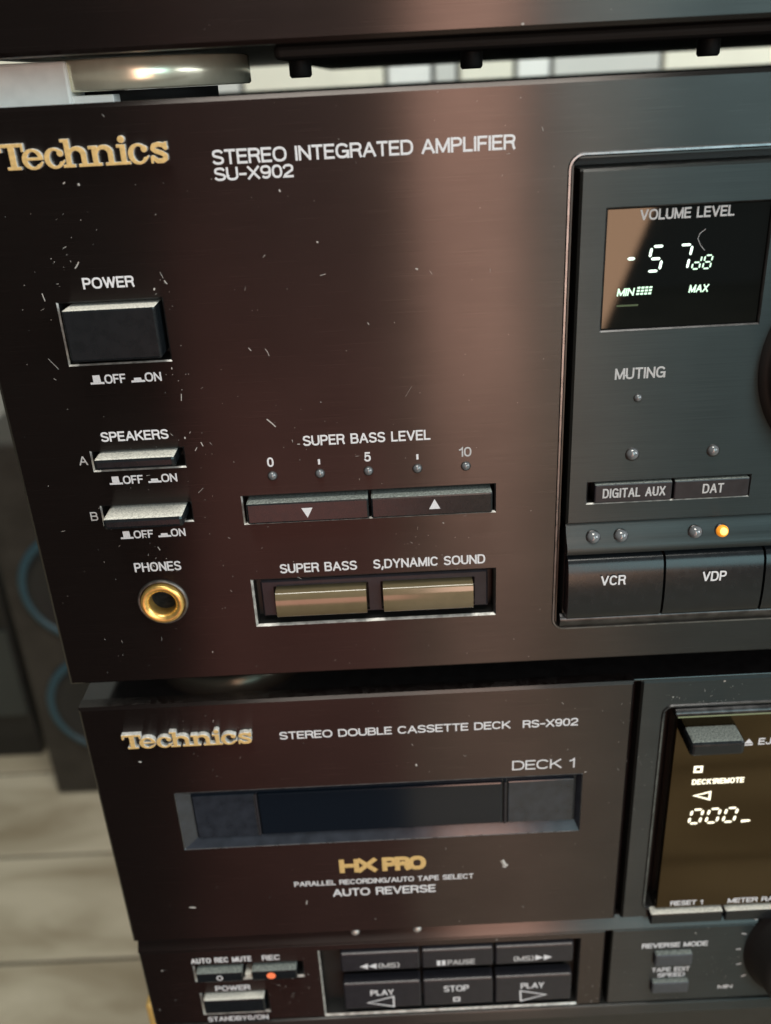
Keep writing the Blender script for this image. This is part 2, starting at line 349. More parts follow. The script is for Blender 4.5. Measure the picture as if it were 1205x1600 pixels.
# the raised maker's wordmark: slab-serif letters drawn as one outline, then given thickness
def wordmark_contours():
    step = 3.0; xs = np.arange(-12, 1130, step); zs = np.arange(-15, 200, step)
    X, Z = np.meshgrid(xs, zs, indexing='ij')
    box = lambda a, b, c, d: np.maximum(np.maximum(a - X, X - c), np.maximum(b - Z, Z - d))
    ell = lambda cx_, cz_, a, b: (np.sqrt(((X - cx_) / a) ** 2 + ((Z - cz_) / b) ** 2) - 1) * min(a, b)
    def seg(a, b, r_):
        ax, az = a; dx, dz = b[0] - ax, b[1] - az; t = np.clip(((X - ax) * dx + (Z - az) * dz) / (dx * dx + dz * dz), 0, 1)
        return np.hypot(X - ax - t * dx, Z - az - t * dz) - r_
    un = lambda *f: np.minimum.reduce(f)
    sub = lambda a, b: np.maximum(a, -b)
    F = un(box(66, 0, 108, 165), box(4, 142, 166, 165), box(4, 112, 21, 165), box(149, 112, 166, 165), box(42, 0, 134, 20))
    ring = sub(ell(216, 62, 70, 66), ell(218, 62, 36, 47)); ring = sub(ring, box(225, 30, 300, 56))
    F = un(F, ring, box(170, 56, 283, 74), seg((262, 30), (276, 40), 7))
    for cx_ in (358, 908):
        c_ = sub(ell(cx_, 62, 66, 66), ell(cx_ + 4, 62, 34, 48)); c_ = sub(c_, box(cx_ + 22, 40, cx_ + 80, 84))
        F = un(F, c_, ell(cx_ + 42, 92, 21, 21), seg((cx_ + 50, 30), (cx_ + 62, 42), 7))
    for bx_, asc in ((432, 178), (608, 127)):
        F = un(F, box(bx_, 0, bx_ + 36, asc), box(bx_ - 22, asc - 20, bx_ + 36, asc), box(bx_ - 22, 0, bx_ + 58, 19), box(bx_ + 80, 0, bx_ + 160, 19), box(bx_ + 102, 0, bx_ + 138, 80))
        arch = sub(ell(bx_ + 78, 78, 60, 52), ell(bx_ + 70, 70, 32, 33)); arch = np.maximum(arch, 76 - Z)
        F = un(F, arch)
    F = un(F, box(793, 0, 829, 127), box(771, 107, 829, 127), box(769, 0, 853, 19), ell(809, 158, 23, 23))
    sp = [(1090, 92), (1076, 110), (1046, 116), (1014, 108), (1006, 90), (1022, 75), (1062, 60), (1085, 44), (1084, 24), (1062, 12), (1030, 12), (1002, 34)]
    for a, b in zip(sp, sp[1:]): F = un(F, seg(a, b, 15))
    F = un(F, box(1085, 84, 1102, 130), box(986, -2, 1002, 44))
    # marching squares
    segs = {}
    nx, nz = F.shape
    def key(i, j, d): return (i, j, d)
    pos = {}
    def ept(i, j, d):
        k = (i, j, d)
        if k not in pos:
            i2, j2 = (i + 1, j) if d == 0 else (i, j + 1)
            t = F[i, j] / (F[i, j] - F[i2, j2]); pos[k] = (xs[i] + (t * step if d == 0 else 0), zs[j] + (t * step if d == 1 else 0))
        return k
    adj = {}
    ins = F < 0
    for i in range(nx - 1):
        for j in range(nz - 1):
            a, b_, c_, d_ = ins[i, j], ins[i + 1, j], ins[i + 1, j + 1], ins[i, j + 1]
            if a == b_ == c_ == d_: continue
            ed = []
            if a != b_: ed.append(ept(i, j, 0))
            if b_ != c_: ed.append(ept(i + 1, j, 1))
            if c_ != d_: ed.append(ept(i, j + 1, 0))
            if d_ != a: ed.append(ept(i, j, 1))
            prs = [(ed[0], ed[1])] if len(ed) == 2 else ([(ed[0], ed[1]), (ed[2], ed[3])] if not a else [(ed[0], ed[3]), (ed[1], ed[2])])
            for p, q in prs: adj.setdefault(p, []).append(q); adj.setdefault(q, []).append(p)
    loops = []; seen = set()
    for s0 in list(adj):
        if s0 in seen: continue
        lp = [s0]; seen.add(s0); cur = s0
        while True:
            nx_ = [q for q in adj[cur] if q not in seen]
            if not nx_: break
            cur = nx_[0]; seen.add(cur); lp.append(cur)
        if len(lp) > 6: loops.append([pos[k] for k in lp])
    return loops
WORDMARK = wordmark_contours()
def wordmark(parent, x0, x1, z, cap, y_back, depth):
    cu = bpy.data.curves.new("wordmark", 'CURVE'); cu.dimensions = '2D'; cu.fill_mode = 'BOTH'
    sx = (x1 - x0) / 1100.0; sz = cap / 165.0
    for lp in WORDMARK:
        sp = cu.splines.new('POLY'); sp.points.add(len(lp) - 1); sp.use_cyclic_u = True
        for p, (a, b) in zip(sp.points, lp): p.co = ((a - 4) * sx * MM, b * sz * MM, 0, 1)
    cu.extrude = depth / 2 * MM; cu.bevel_depth = 0.00010; cu.bevel_resolution = 1; cu.offset = -0.00008
    t = bpy.data.objects.new("wordmark_source", cu); COL.objects.link(t)
    bpy.context.view_layer.update()
    me = bpy.data.meshes.new_from_object(t.evaluated_get(bpy.context.evaluated_depsgraph_get()))
    bpy.data.objects.remove(t); bpy.data.curves.remove(cu)
    for v in me.vertices: v.co = Vector((v.co.x, -v.co.z, v.co.y))
    me.materials.clear(); me.materials.append(MAT["gold_paint"]); me.materials.append(MAT["silver_side"])
    for p in me.polygons: p.material_index = 0 if abs(p.normal.y) > 0.9 else 1; p.use_smooth = False
    return link("wordmark", me, (x0 * MM, (y_back - depth / 2) * MM, z * MM + CAM_H), parent)

def led(parent, x, y, z, r_, mat="led_clear", name="indicator_lamp"):
    mb = MB()
    mb.lathe((x, y, z), [(r_ * 1.22, -0.1), (r_ * 1.18, 0.12), (r_ * 1.02, 0.14)], 'y', "well_black", 20)
    mb.lathe((x, y, z), [(r_ * math.cos(a), 0.1 + 0.75 * r_ * math.sin(a)) for a in [i * math.pi / 12 for i in range(7)]][:-1] + [(0.03, 0.1 + 0.75 * r_)], 'y', mat, 20)
    return mb.build(name, parent)
def specks(parent, x0, x1, z0, z1, n, y, skip, seed, clusters=()):
    rg = random.Random(seed); mb = MB(); k = 0
    while k < n:
        if clusters and rg.random() < 0.45:
            cx_, cz_, s_ = rg.choice(clusters); x, z = rg.gauss(cx_, s_), rg.gauss(cz_, s_)
        else: x, z = rg.uniform(x0, x1), rg.uniform(z0, z1)
        if not (x0 < x < x1 and z0 < z < z1) or any(a < x < b and c < z < d for a, b, c, d in skip): continue
        k += 1
        big = rg.random()
        if big < 0.80: L, W = rg.uniform(.05, .16), rg.uniform(.03, .09)
        elif big < 0.95: L, W = rg.uniform(.2, .65), rg.uniform(.03, .07)
        else: L, W = rg.uniform(.25, .5), rg.uniform(.13, .25)
        a = rg.uniform(0, math.pi); ca, sa = math.cos(a), math.sin(a); h = rg.uniform(.02, .07)
        m_ = 6; ring = []
        for i in range(m_):
            t = 2 * math.pi * i / m_; rr = rg.uniform(.65, 1.15)
            u, v = L * rr * math.cos(t), W * rr * math.sin(t)
            ring.append((x + u * ca - v * sa, y, z + u * sa + v * ca))
        mb.add(ring + [(x, y - h, z)], [(i, (i + 1) % m_, m_) for i in range(m_)], "speck")
    o = mb.build("dust_specks", parent); o["kind"] = "stuff"; return o

def rrect(x0, x1, z0, z1, r_, n=6):
    out = []
    for cx_, cz_, a in ((x0 + r_, z0 + r_, 180), (x1 - r_, z0 + r_, 270), (x1 - r_, z1 - r_, 0), (x0 + r_, z1 - r_, 90)):
        for i in range(n + 1):
            t = math.radians(a + 90 * i / n); out.append((cx_ + r_ * math.cos(t), cz_ + r_ * math.sin(t)))
    return out
def rim(mb, x0, x1, z0, z1, r_, prof, mats, n=6):
    """a moulded rim round an opening; prof: (inset, y)"""
    loops = [[(a, y, b) for a, b in rrect(x0 + i, x1 - i, z0 + i, z1 - i, max(.3, r_ - i), n)] for i, y in prof]
    m_ = len(loops[0])
    for k in range(len(loops) - 1):
        mb.add(loops[k] + loops[k + 1], [(i, (i + 1) % m_, m_ + (i + 1) % m_, m_ + i) for i in range(m_)], mats[k], True)
    return mb

# ================================================================== setting: floor, wall
floor = bpy.data.objects.new("floor", None); COL.objects.link(floor); floor["kind"] = "structure"
floor.location = (0, 0, 0); WORLD_LOC[floor] = Vector((0, 0, 0))
fb = MB().box(-3200, 2800, -3400, 1690, -830, -803.5, "chassis_black"); o = fb.build("subfloor", floor)
pl = MB().box(-598.5, 598.5, -70.2, 70.2, -803, -800, "floor_wood", bev=2.2, seg=1)
plank0 = pl.build("plank", floor); pmesh = plank0.data; first = True
rg = random.Random(5)
for row in range(36):
    yc = 529.0 - 143.9 * (row - 8)
    off = rg.uniform(0, 1200)
    for k in range(5):
        xc = -3200 + off + k * 1200
        if xc > 2800: continue
        if first: p = plank0; first = False
        else:
            p = bpy.data.objects.new("plank", pmesh); COL.objects.link(p); p.parent = floor
        p.location = (xc * MM, yc * MM, CAM_H - 0.8015)
wl = MB().box(-3200, 2800, 1692, 1790, -830, 1900, "wall_paint").build("wall"); wl["kind"] = "structure"

filler = MB().box(-1700, 5, -1750, -60, -800, -791, "filler_matte", bev=3, seg=2).build("filler")  # unseen slab added to give the black fronts something dark to mirror
tag(filler, "dark rug added unseen on the floor before the stack, for the black fronts to mirror", "filler")

# ================================================================== cabinet that carries the stack
cab = thing("media_cabinet", "black cabinet with a honey yellow wooden top board under the cassette deck", "cabinet", (96, 160, -800))
MB().box(-78, 276, 22, 330, -800, -299.3, "box_black", bev=2).build("carcass", cab)
MB().box(-93, 290, 20, 340, -299, -284, "yellow_wood", bev=1.2).build("top_board", cab)

# ================================================================== integrated amplifier
AX0, AX1 = -83.3, 276.7
amp = thing("amplifier", "black stereo amplifier with brushed front, gold wordmark and lit volume display", "amplifier", (96.7, 150, -142.6))
W_POWER = (-67.1, -44.9, -52.7, -39.0); W_A = (-66.4, -45.3, -77.3, -72.2); W_B = (-66.6, -45.5, -90.9, -85.7)  # front parts, deck too, placed from image pixels; proud ones scaled about the camera
W_LEV = (-34.1, 24.5, -92.4, -85.0); W_SND = (-34.3, 24.6, -120.4, -107.1); JX, JZ = -56.0, -111.9
SUBX = (38.3, 186.0, -125.6, -15.1)
hole_sub = (SUBX[0] + 1.2, SUBX[1] - 1.2, SUBX[2] + 1.2, SUBX[3] - 1.2)
MB().panel(AX0, AX1, -135.2, -1.9, 0, 5, [W_POWER, W_A, W_B, W_LEV, W_SND, (JX - 4, JX + 4, JZ - 4, JZ + 4), hole_sub], "black_brushed_metal", 0.8).build("front_panel", amp)
MB().box(AX0 + 2.5, AX1 - 2.5, 8, 310, -134, -3.2, "chassis_black", bev=1).build("chassis", amp)
for fx, fy in ((-47.5, 35), (241, 35), (-47.5, 270), (241, 270)):
    f_ = MB().lathe((fx, fy, -134.2), [(0, 0), (20, 0), (22.5, -.6), (22.5, -6.6), (21.6, -7.2), (16, -7.2)], 'z', "polished_foot", 56).build("foot", amp)
    MB().lathe((fx, fy, -141.2), [(18, 0), (18, -1.6), (0, -1.6)], 'z', "rubber", 40).build("rubber_pad", f_)
wordmark(amp, -71.9, -39.4, -13.0, 4.75, -0.03, 0.9)
lettering(amp, "title_lettering", "STEREO INTEGRATED AMPLIFIER", -31.2, 27.9, -14.0, 2.75, 0.46)
lettering(amp, "model_lettering", "SU-X902", -31.2, -15.6, -17.0, 2.5, 0.44)
lettering(amp, "power_lettering", "POWER", -60.9, -50.3, -36.6, 2.3, 0.41)
lettering(amp, "speakers_lettering", "SPEAKERS", -63.3, -48.3, -70.2, 2.3, 0.41)
for zz, x0, x1 in ((-56.9, -63.2, -47.8), (-80.6, -63.3, -47.9), (-94.5, -63.2, -48.0)):
    mb = MB(); push_mark(mb, x0, zz, -0.03, True); letters(mb, "OFF", x0 + 3.1, x0 + 7.7, zz, 2.05, .36, -0.02, "white_ink")
    push_mark(mb, x0 + 8.8, zz, -0.03, False); letters(mb, "ON", x0 + 11.8, x1, zz, 2.05, .36, -0.02, "white_ink")
    mb.build("off_on_lettering", amp)
MB_ = letters(MB(), "A", -69.2, -67.3, -75.5, 2.2, .30, -0.02, "grey_ink").build("letter_mark", amp)
MB_ = letters(MB(), "B", -69.2, -67.5, -89.4, 2.2, .30, -0.02, "grey_ink").build("letter_mark", amp)
lettering(amp, "phones_lettering", "PHONES", -61.4, -50.3, -103.5, 2.5, 0.41)
lettering(amp, "bass_level_lettering", "SUPER BASS LEVEL", -18.7, 9.8, -73.6, 2.45, 0.41)
mb = MB()
letters(mb, "0", -27.2, -25.7, -78.2, 2.3, .40, -0.02, "white_ink"); letters(mb, "5", -5.3, -3.8, -78.1, 2.3, .40, -0.02, "white_ink")
letters(mb, "10", 16.1, 18.9, -78.1, 2.3, .36, -0.02, "grey_ink")
for xx in (-15.5, 6.7): mb.stroke([(xx, -78.2), (xx, -76.9)], .5, -0.02, "white_ink")
mb.build("scale_lettering", amp)
lettering(amp, "bass_lettering", "SUPER BASS", -27.0, -8.6, -105.8, 2.5, 0.41)
lettering(amp, "sound_lettering", "S,DYNAMIC SOUND", -4.7, 22.0, -105.8, 2.5, 0.41)
for xx in (-26.3, -15.5, -4.5, 6.6, 17.6): led(amp, xx, 0, -80.4, 0.95)

def key_button(parent, w_, y_front, zb, zt, x0, x1, mat="button_plastic", top="dusty_top", bev=0.35, name="push_button", lip=("bare_glint_edge", "soft_edge", "soft_edge", "bare_glint_edge"), depth=7):
    b_ = MB().box(x0, x1, y_front, depth - 1, zb, zt, mat, bev=bev, top=top).build(name, parent)
    return b_
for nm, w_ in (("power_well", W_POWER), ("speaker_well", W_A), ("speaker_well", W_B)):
    MB().well(w_[0], w_[1], w_[2], w_[3], -0.02, 7, "well_black", ("bare_glint_edge", "soft_edge", "soft_edge", "bare_glint_edge"), 0.32).build(nm, amp)
pb = key_button(amp, W_POWER, -3.8, -50.9, -40.0, -65.2, -46.0, name="power_button", bev=0.5)
key_button(amp, W_A, -3.8, -75.6, -72.9, -64.8, -46.8, bev=0.75)
key_button(amp, W_B, -5.8, -89.4, -86.5, -64.8, -46.6, bev=0.85)
MB().well(*W_LEV, -0.02, 6, "well_black", ("bare_glint_edge", "soft_edge", "soft_edge", "bare_glint_edge"), 0.35).build("level_well", amp)
for i, (x0, x1) in enumerate(((-32.9, -4.85), (-4.35, 23.5))):
    b_ = key_button(amp, W_LEV, -2.0, -91.5, -86.3, x0, x1, top="dusty_dim", name="level_button", bev=0.45)
    xm = -19.0 if i == 0 else 10.2
    tri = [(xm - 1.3, -87.9), (xm + 1.3, -87.9), (xm, -90.4)] if i == 0 else [(xm - 1.3, -89.8), (xm + 1.3, -89.8), (xm, -87.3)]
    MB().poly(tri, -2.05, "white_ink").build("arrow_mark", b_)
MB().well(*W_SND, -0.02, 4.5, "well_black", ("bare_glint_edge", "soft_edge", "soft_edge", "bare_glint_edge"), 0.5).build("sound_well", amp)
MB().panel(-32.4, 22.8, -118.6, -108.6, 1.6, 2, [(-29.3, -6.2, -118.0, -110.2), (-3.3, 19.6, -118.0, -110.2)], "button_mauve", 0.4).build("sound_frame", amp)
for x0, x1 in ((-28.7, -6.8), (-2.7, 19.0)):
    prof = [(3.5, -110.7), (-0.5, -110.75), (-0.95, -110.95), (-1.25, -111.5), (-1.42, -112.6), (-1.48, -114.1), (-1.42, -115.6), (-1.25, -116.8), (-0.95, -117.35), (-0.5, -117.55), (3.5, -117.6)]
    b_ = MB().prism(prof, x0, x1, "amber_plastic", True, True)
    b_.build("sound_button", amp)
# headphone socket
jk = MB().lathe((JX, 0, JZ), [(6.1, -.05), (6.0, .5), (5.6, .7), (5.35, .4), (5.3, -3)], 'y', "dull_grey_metal", 48).build("phone_socket", amp)
MB().lathe((JX, 0, JZ), [(5.15, -2.0), (5.2, 1.2), (5.0, 1.6), (4.5, 1.75), (3.9, 1.6), (3.3, 1.1), (3.15, .4), (3.12, -3.5)], 'y', "brass", 56).build("brass_ring", jk)
MB().lathe((JX, 0, JZ), [(3.1, -2.0), (3.0, -16), (0.01, -16)], 'y', "dull_grey_metal", 32).build("socket_tube", jk)

# the raised centre section with display and source keys
MB_ = MB()
rim(MB_, *SUBX, 3.2, [(0, 0.02), (.22, -.28), (.6, -.30), (1.2, .35), (1.25, 7)], ["soft_edge", "bright_edge", "soft_edge", "well_black"])
MB_.poly([(SUBX[0], SUBX[2]), (SUBX[1], SUBX[2]), (SUBX[1], SUBX[3]), (SUBX[0], SUBX[3])], 7.0, "well_black")
MB_.build("centre_surround", amp)
CX0, CX1 = 40.3, 184.0
DISP = (45.6, 79.0, -50.4, -25.4); W_DIG = (44.6, 81.8, -90.2, -84.6)
ctr = MB().panel(CX0, CX1, -95.2, -18.1, -3.0, 9, [DISP, W_DIG], "grey_brushed_metal", 0.5)
ctr.prism([(-2.5, -95.2), (-3.1, -95.7), (-3.3, -96.6), (-4.6, -98.6), (-5.6, -99.6), (-5.9, -100.6), (-5.6, -101.6), (-4.8, -102.2), (6, -102.2)], CX0, CX1, "grey_brushed_metal", True, True)
ctr.box(CX0 + .2, CX1, -2, 6, -119.5, -102.4, "well_black")
ctr = ctr.build("centre_panel", amp)
for x0, x1 in ((40.6, 62.6), (63.2, 85.8), (86.4, 109.0)):
    prof = [(2, -102.7), (-4.9, -102.75), (-5.7, -103.2), (-6.5, -104.6), (-7.0, -107), (-7.3, -110), (-7.4, -113.5), (-7.2, -116.5), (-6.8, -118.0), (-6.2, -118.6), (2, -118.6)]
    b_ = MB().prism(prof, x0, x1, "button_plastic", True, True)
    b_ = b_.build("source_button", amp)
    if x0 < 50: letters(MB(), "VCR", 48.0, 53.8, -109.2, 2.6, .42, -7.42, "white_ink").build("key_lettering", b_)
    elif x0 < 70: letters(MB(), "VDP", 71.6, 77.2, -109.4, 2.6, .42, -7.42, "white_ink").build("key_lettering", b_)
MB().prism([(-1.0, -120.2), (-2.2, -120.6), (-2.6, -121.6), (-1.6, -124.0), (0.2, -124.6), (5, -124.6)], 40.0, CX1, "soft_edge", True, True).build("centre_sill", amp)
for xx, mt in ((46.4, "led_clear"), (52.8, "led_clear"), (69.9, "led_clear"), (76.1, "lit_orange")):
    mb = MB(); r_ = 1.45
    mb.lathe((0, 0, 0), [(r_ * 1.2, -0.3), (r_ * 1.16, 0.15), (r_ * .99, 0.2)], 'y', "soft_edge", 24)
    mb.lathe((0, 0, 0), [(r_ * math.cos(i * math.pi / 14), 0.15 + .85 * r_ * math.sin(i * math.pi / 14)) for i in range(7)] + [(0.02, .15 + .85 * r_)], 'y', mt, 24)
    if mt == "lit_orange":                             # hot core behind the tip of the lens
        mb.lathe((0, 0, 0), [(.9, 1.22), (.75, 1.36), (.5, 1.44), (0.02, 1.47)], 'y', "lit_orange_core", 20)
    ca, sa = math.cos(-0.35), math.sin(-0.35)
    mb.v = [(x + xx, -4.25 + (y * ca - z * sa), -98.05 + (y * sa + z * ca)) for x, y, z in mb.v]
    mb.build("indicator_lamp", amp)
led(amp, 54.7, -3.0, -65.2, 0.8); led(amp, 54.4, -3.0, -78.3, 1.35); led(amp, 72.4, -3.0, -78.4, 1.25)
MB().well(*W_DIG, -3.02, 5, "well_black", ("bare_glint_edge", "soft_edge", "soft_edge", "soft_edge"), 0.3).build("digital_well", amp)
for x0, x1, t, tx0, tx1 in ((46.4, 63.9, "DIGITAL AUX", 48.2, 62.4), (64.4, 81.3, "DAT", 70.8, 75.6)):
    b_ = MB().box(x0, x1, -3.5, 1, -89.8, -85.2, "button_mauve", bev=0.3, top="dusty_dim").build("input_button", amp)
    letters(MB(), t, tx0, tx1, -88.6, 2.35, .38, -3.52, "grey_ink").build("key_lettering", b_)
lettering(amp, "muting_lettering", "MUTING", 49.4, 60.2, -60.9, 2.5, .40, -3.03, "grey_ink")
# volume display
MB_ = MB().well(*DISP, -3.02, 3.2, "well_black", "soft_edge", 0.3).build("display_bezel", amp)
gl = MB().box(DISP[0] + .35, DISP[1] - .35, -2.3, 0, DISP[2] + .35, DISP[3] - .35, "display_glass", bev=.2)
gl = gl.build("display_glass", amp)
lettering(gl, "volume_lettering", "VOLUME LEVEL", 52.6, 71.4, -28.3, 2.1, .36, -2.34, "grey_ink")
def seg7(mb, x, z, w, h, which, t, y, mat, sl=0.16):
    P = lambda a, b: (x + a * w + sl * b * h, z + b * h)
    S = {'a': ((.12, 1), (.88, 1)), 'g': ((.12, .5), (.88, .5)), 'd': ((.12, 0), (.88, 0)), 'f': ((0, .57), (0, .95)), 'b': ((1, .57), (1, .95)), 'e': ((0, .05), (0, .43)), 'c': ((1, .05), (1, .43))}
    for k in which:
        (a, b) = S[k]; p, q = Vector(P(*a)), Vector(P(*b)); d = (q - p).normalized(); n = Vector((-d.y, d.x)) * t / 2; c_ = d * t / 2
        pts = [p, p + c_ + n, q - c_ + n, q, q - c_ - n, p + c_ - n]
        mb.poly([(v.x, v.y) for v in pts], y, mat)
SEG = {'0': 'abcdef', '5': 'afgcd', '7': 'abc', 'd': 'bcdeg', 'B': 'abcdefg', '-': 'g', '_': 'd'}
mb = MB(); yd = -2.34
seg7(mb, 50.0, -38.0, 2.1, 4.6, 'g', .62, yd, "lit_segment")
seg7(mb, 54.7, -38.4, 2.6, 4.9, SEG['5'], .55, yd, "lit_segment"); seg7(mb, 60.3, -38.4, 2.6, 4.9, SEG['7'], .5, yd, "lit_segment")
seg7(mb, 63.9, -38.4, 1.5, 2.6, SEG['d'], .32, yd, "lit_dim"); seg7(mb, 66.1, -38.4, 1.5, 2.6, SEG['B'], .32, yd, "lit_dim")
letters(mb, "MIN", 48.9, 52.4, -43.2, 1.6, .30, yd, "lit_dim", .15); letters(mb, "MAX", 63.7, 67.7, -43.2, 1.6, .30, yd, "lit_dim", .15)
for k in range(4):
    for j in range(3):
        xx = 52.9 + k * .82 + j * .08; zz = -43.1 + j * .62
        mb.poly([(xx, zz), (xx + .62, zz), (xx + .68, zz + .4), (xx + .06, zz + .4)], yd, "lit_dim")
mb.poly([(49.0, -45.4), (53.5, -45.4), (53.5, -45.0), (49.0, -45.0)], yd, "lit_green")
mb.build("lit_characters", gl)
mb = MB(); mb.stroke([(66.0, -30.6), (64.9, -31.4), (64.6, -32.4), (65.3, -33.8), (66.2, -34.8)], .10, -2.36, "grey_ink", .02)
mb.build("hair", gl)
# volume knob, mostly out of the picture
kn = MB().lathe((105.5, -3.0, -59.5), [(25.5, -.5), (25.3, .5), (24.0, .8), (23.0, 1.5), (22.5, 9), (21.5, 10.2), (20, 10.6), (0.1, 10.6)], 'y', "rubber", 72).build("volume_knob", amp)
specks(amp, AX0 + 1, 37.5, -134, -3, 250, -0.02, [W_POWER, W_A, W_B, W_LEV, W_SND, (JX - 6.5, JX + 6.5, JZ - 6.5, JZ + 6.5)], 3,
       [(-66, -36, 4), (-45, -38, 4), (-44, -56, 5), (-55, -80, 9), (-44, -74, 3), (-56, -100, 4), (0, -100, 14), (-15, -82, 8), (-20, -70, 4), (-60, -25, 6), (-55, -120, 8), (10, -97, 8)])

marks = MB()
for pts, w_ in (([(-71.2, -50.7), (-69.4, -53.2)], .14), ([(-61.8, -32.3), (-61.2, -31.6), (-60.8, -31.0)], .42), ([(-44.7, -33.9), (-44.2, -35.2)], .16), ([(-44.1, -35.6), (-43.6, -36.4)], .4),
                ([(-24.9, -51.0), (-24.5, -51.6), (-24.2, -52.6)], .22), ([(-26.2, -66.8), (-25.2, -67.8), (-24.4, -68.7)], .5), ([(-28.4, -50.6), (-27.9, -51.3)], .3), ([(-43.6, -83.7), (-42.3, -82.5)], .12),
                ([(-69.6, -37.0), (-69.3, -38.6)], .35), ([(-44.1, -60.0), (-44.3, -61.6)], .3), ([(-41.4, -71.4), (-41.0, -72.4)], .4), ([(-42.4, -72.6), (-42.9, -73.4)], .3), ([(6.0, -61.0), (4.6, -63.2)], .08),
                ([(-2.8, -46.5), (-2.5, -47.0)], .25), ([(-12.0, -36.3), (-10.8, -36.0)], .2), ([(-23.0, -107.0), (-22.0, -107.6)], .1), ([(33.0, -10.2), (33.3, -11.0)], .2),
                ([(-55.0, -97.0), (-54.6, -97.9)], .4), ([(-57.6, -94.0), (-57.2, -94.5)], .35)):
    marks.stroke(pts, w_ * .55, -0.02, "speck", .04)
o = marks.build("scratch_marks", amp); o["kind"] = "stuff"
# ================================================================== cassette deck
deck = thing("cassette_deck", "black double cassette deck with long smoked tape window below the amplifier", "cassette deck", (96.7, 150, -284))
WIN = (-62.2, 48.2, -192.5, -172.2)
door = MB().panel(-82.9, 60.5, -228.7, -142.7, 0, 4, [WIN], "black_brushed_metal", 0.7).build("cassette_door", deck)
DSP = (68.2, 200, -226.0, -150.9)
hole_d = (DSP[0] + 1.0, DSP[1] - 1.0, DSP[2] + 1.0, DSP[3] - 1.0)
MB().panel(62.4, 276.7, -229.2, -143.2, 0.6, 4, [hole_d], "grey_brushed_metal", 0.6).build("display_panel", deck)
MB().box(-82.6, 276.4, 6.5, 300, -270, -143.6, "chassis_black").build("chassis", deck)
MB().box(-82.8, 276.6, 1.2, 302, -143.4, -142.75, "gloss_top", bev=.2).build("top_cover", deck)
for fx, fy in ((-50, 40), (243, 40), (-50, 270), (243, 270)):
    MB().lathe((fx, fy, -270.1), [(0, 0), (18, 0), (18, -12), (16, -13.8), (0, -13.8)], 'z', "rubber", 32).build("foot", deck)
wordmark(deck, -72.7, -39.0, -155.2, 4.5, -0.03, 1.25)
lettering(deck, "title_lettering", "STEREO DOUBLE CASSETTE DECK", -32.0, 28.6, -155.6, 2.5, .42)
lettering(deck, "model_lettering", "RS-X902", 31.8, 46.3, -155.7, 2.5, .42)
lettering(deck, "deck_number_lettering", "DECK 1", 29.2, 46.0, -169.8, 3.2, .42)
MB_ = letters(MB(), "HX", -19.6, -8.9, -204.5, 5.3, 1.45, -0.05, "gold_paint", gap=0.0); letters(MB_, "PRO", -7.4, 5.1, -204.5, 5.3, 1.45, -0.05, "gold_paint", gap=0.0); MB_.build("noise_system_lettering", deck)
lettering(deck, "recording_lettering", "PARALLEL RECORDING/AUTO TAPE SELECT", -33.0, 18.6, -209.0, 1.9, .34)
lettering(deck, "reverse_lettering", "AUTO REVERSE", -22.2, 7.6, -213.7, 3.0, .52)
# tape window: a bevelled pocket in the door
x0, x1, z0, z1 = WIN
win = MB(); i0, i1, k0, k1, yb = x0 + 3.6, x1 - 1.2, z0 + 2.2, z1 - 2.4, 2.0
o_ = [(x0, 0.0, z0), (x1, 0.0, z0), (x1, 0.0, z1), (x0, 0.0, z1)]; n_ = [(i0, yb, k0), (i1, yb, k0), (i1, yb, k1), (i0, yb, k1)]
for k in range(4): win.add([o_[k], o_[(k + 1) % 4], n_[(k + 1) % 4], n_[k]], [(0, 1, 2, 3)], "smoked_plastic")
win.add(n_, [(0, 1, 2, 3)], "smoked_dark")
win = win.build("tape_window", deck)
MB().box(i0 + .4, -41.2, 1.4, 2.2, k0 + .4, k1 - .4, "smoked_plastic", bev=.25).build("window_pane", win)
MB().box(-40.4, 26.9, 1.3, 2.2, k0 + .4, k1 - .4, "smoked_dark", bev=.5).build("window_pane", win)
MB().box(28.4, i1 - .4, 1.4, 2.2, k0 + .4, k1 - .4, "smoked_plastic", bev=.25).build("window_pane", win)
for xx in (-40.9, 27.6): MB().box(xx - .35, xx + .35, 1.15, 2.5, k0 + .4, k1 - .4, "button_mauve", bev=.2).build("window_bar", win)
MB_ = MB(); rim(MB_, x0 - .25, x1 + .25, z0 - .25, z1 + .25, .5, [(0, 0.02), (.12, -.12), (.3, .1)], ["soft_edge", "bright_edge"]); MB_.build("window_edge", win)
# display window
MB_ = MB(); rim(MB_, *DSP, 3.0, [(0, .62), (.3, .2), (.7, .3), (1.05, 1.0), (1.1, 6)], ["soft_edge", "bright_edge", "soft_edge", "well_black"])
MB_.poly([(DSP[0], DSP[2]), (DSP[1], DSP[2]), (DSP[1], DSP[3]), (DSP[0], DSP[3])], 6.0, "well_black"); MB_.build("display_surround", deck)
dg = MB().box(71.8, 198, -0.6, 5, -224.4, -154.0, "brown_display_glass", bev=.5).build("display_glass", deck)
MB().prism([(4, -151.9), (1.2, -152.1), (-0.4, -153.0), (-0.7, -153.9), (4, -153.9)], 71.8, 198, "soft_edge", True).build("display_brow", deck)
eb = MB().box(73.9, 88.0, -7.4, 0, -162.0, -157.4, "button_plastic", bev=1.1, top="dusty_dim", seg=3).build("eject_button", deck)
mb = MB(); yg = -0.63
mb.poly([(90.6, -164.0), (93.0, -164.0), (91.8, -162.4)], yg, "white_ink"); mb.poly([(90.6, -164.7), (93.0, -164.7), (93.0, -164.25), (90.6, -164.25)], yg, "white_ink")
letters(mb, "EJECT", 94.4, 104.0, -164.6, 2.2, .4, yg, "white_ink"); mb.build("eject_lettering", dg)
mb = MB()
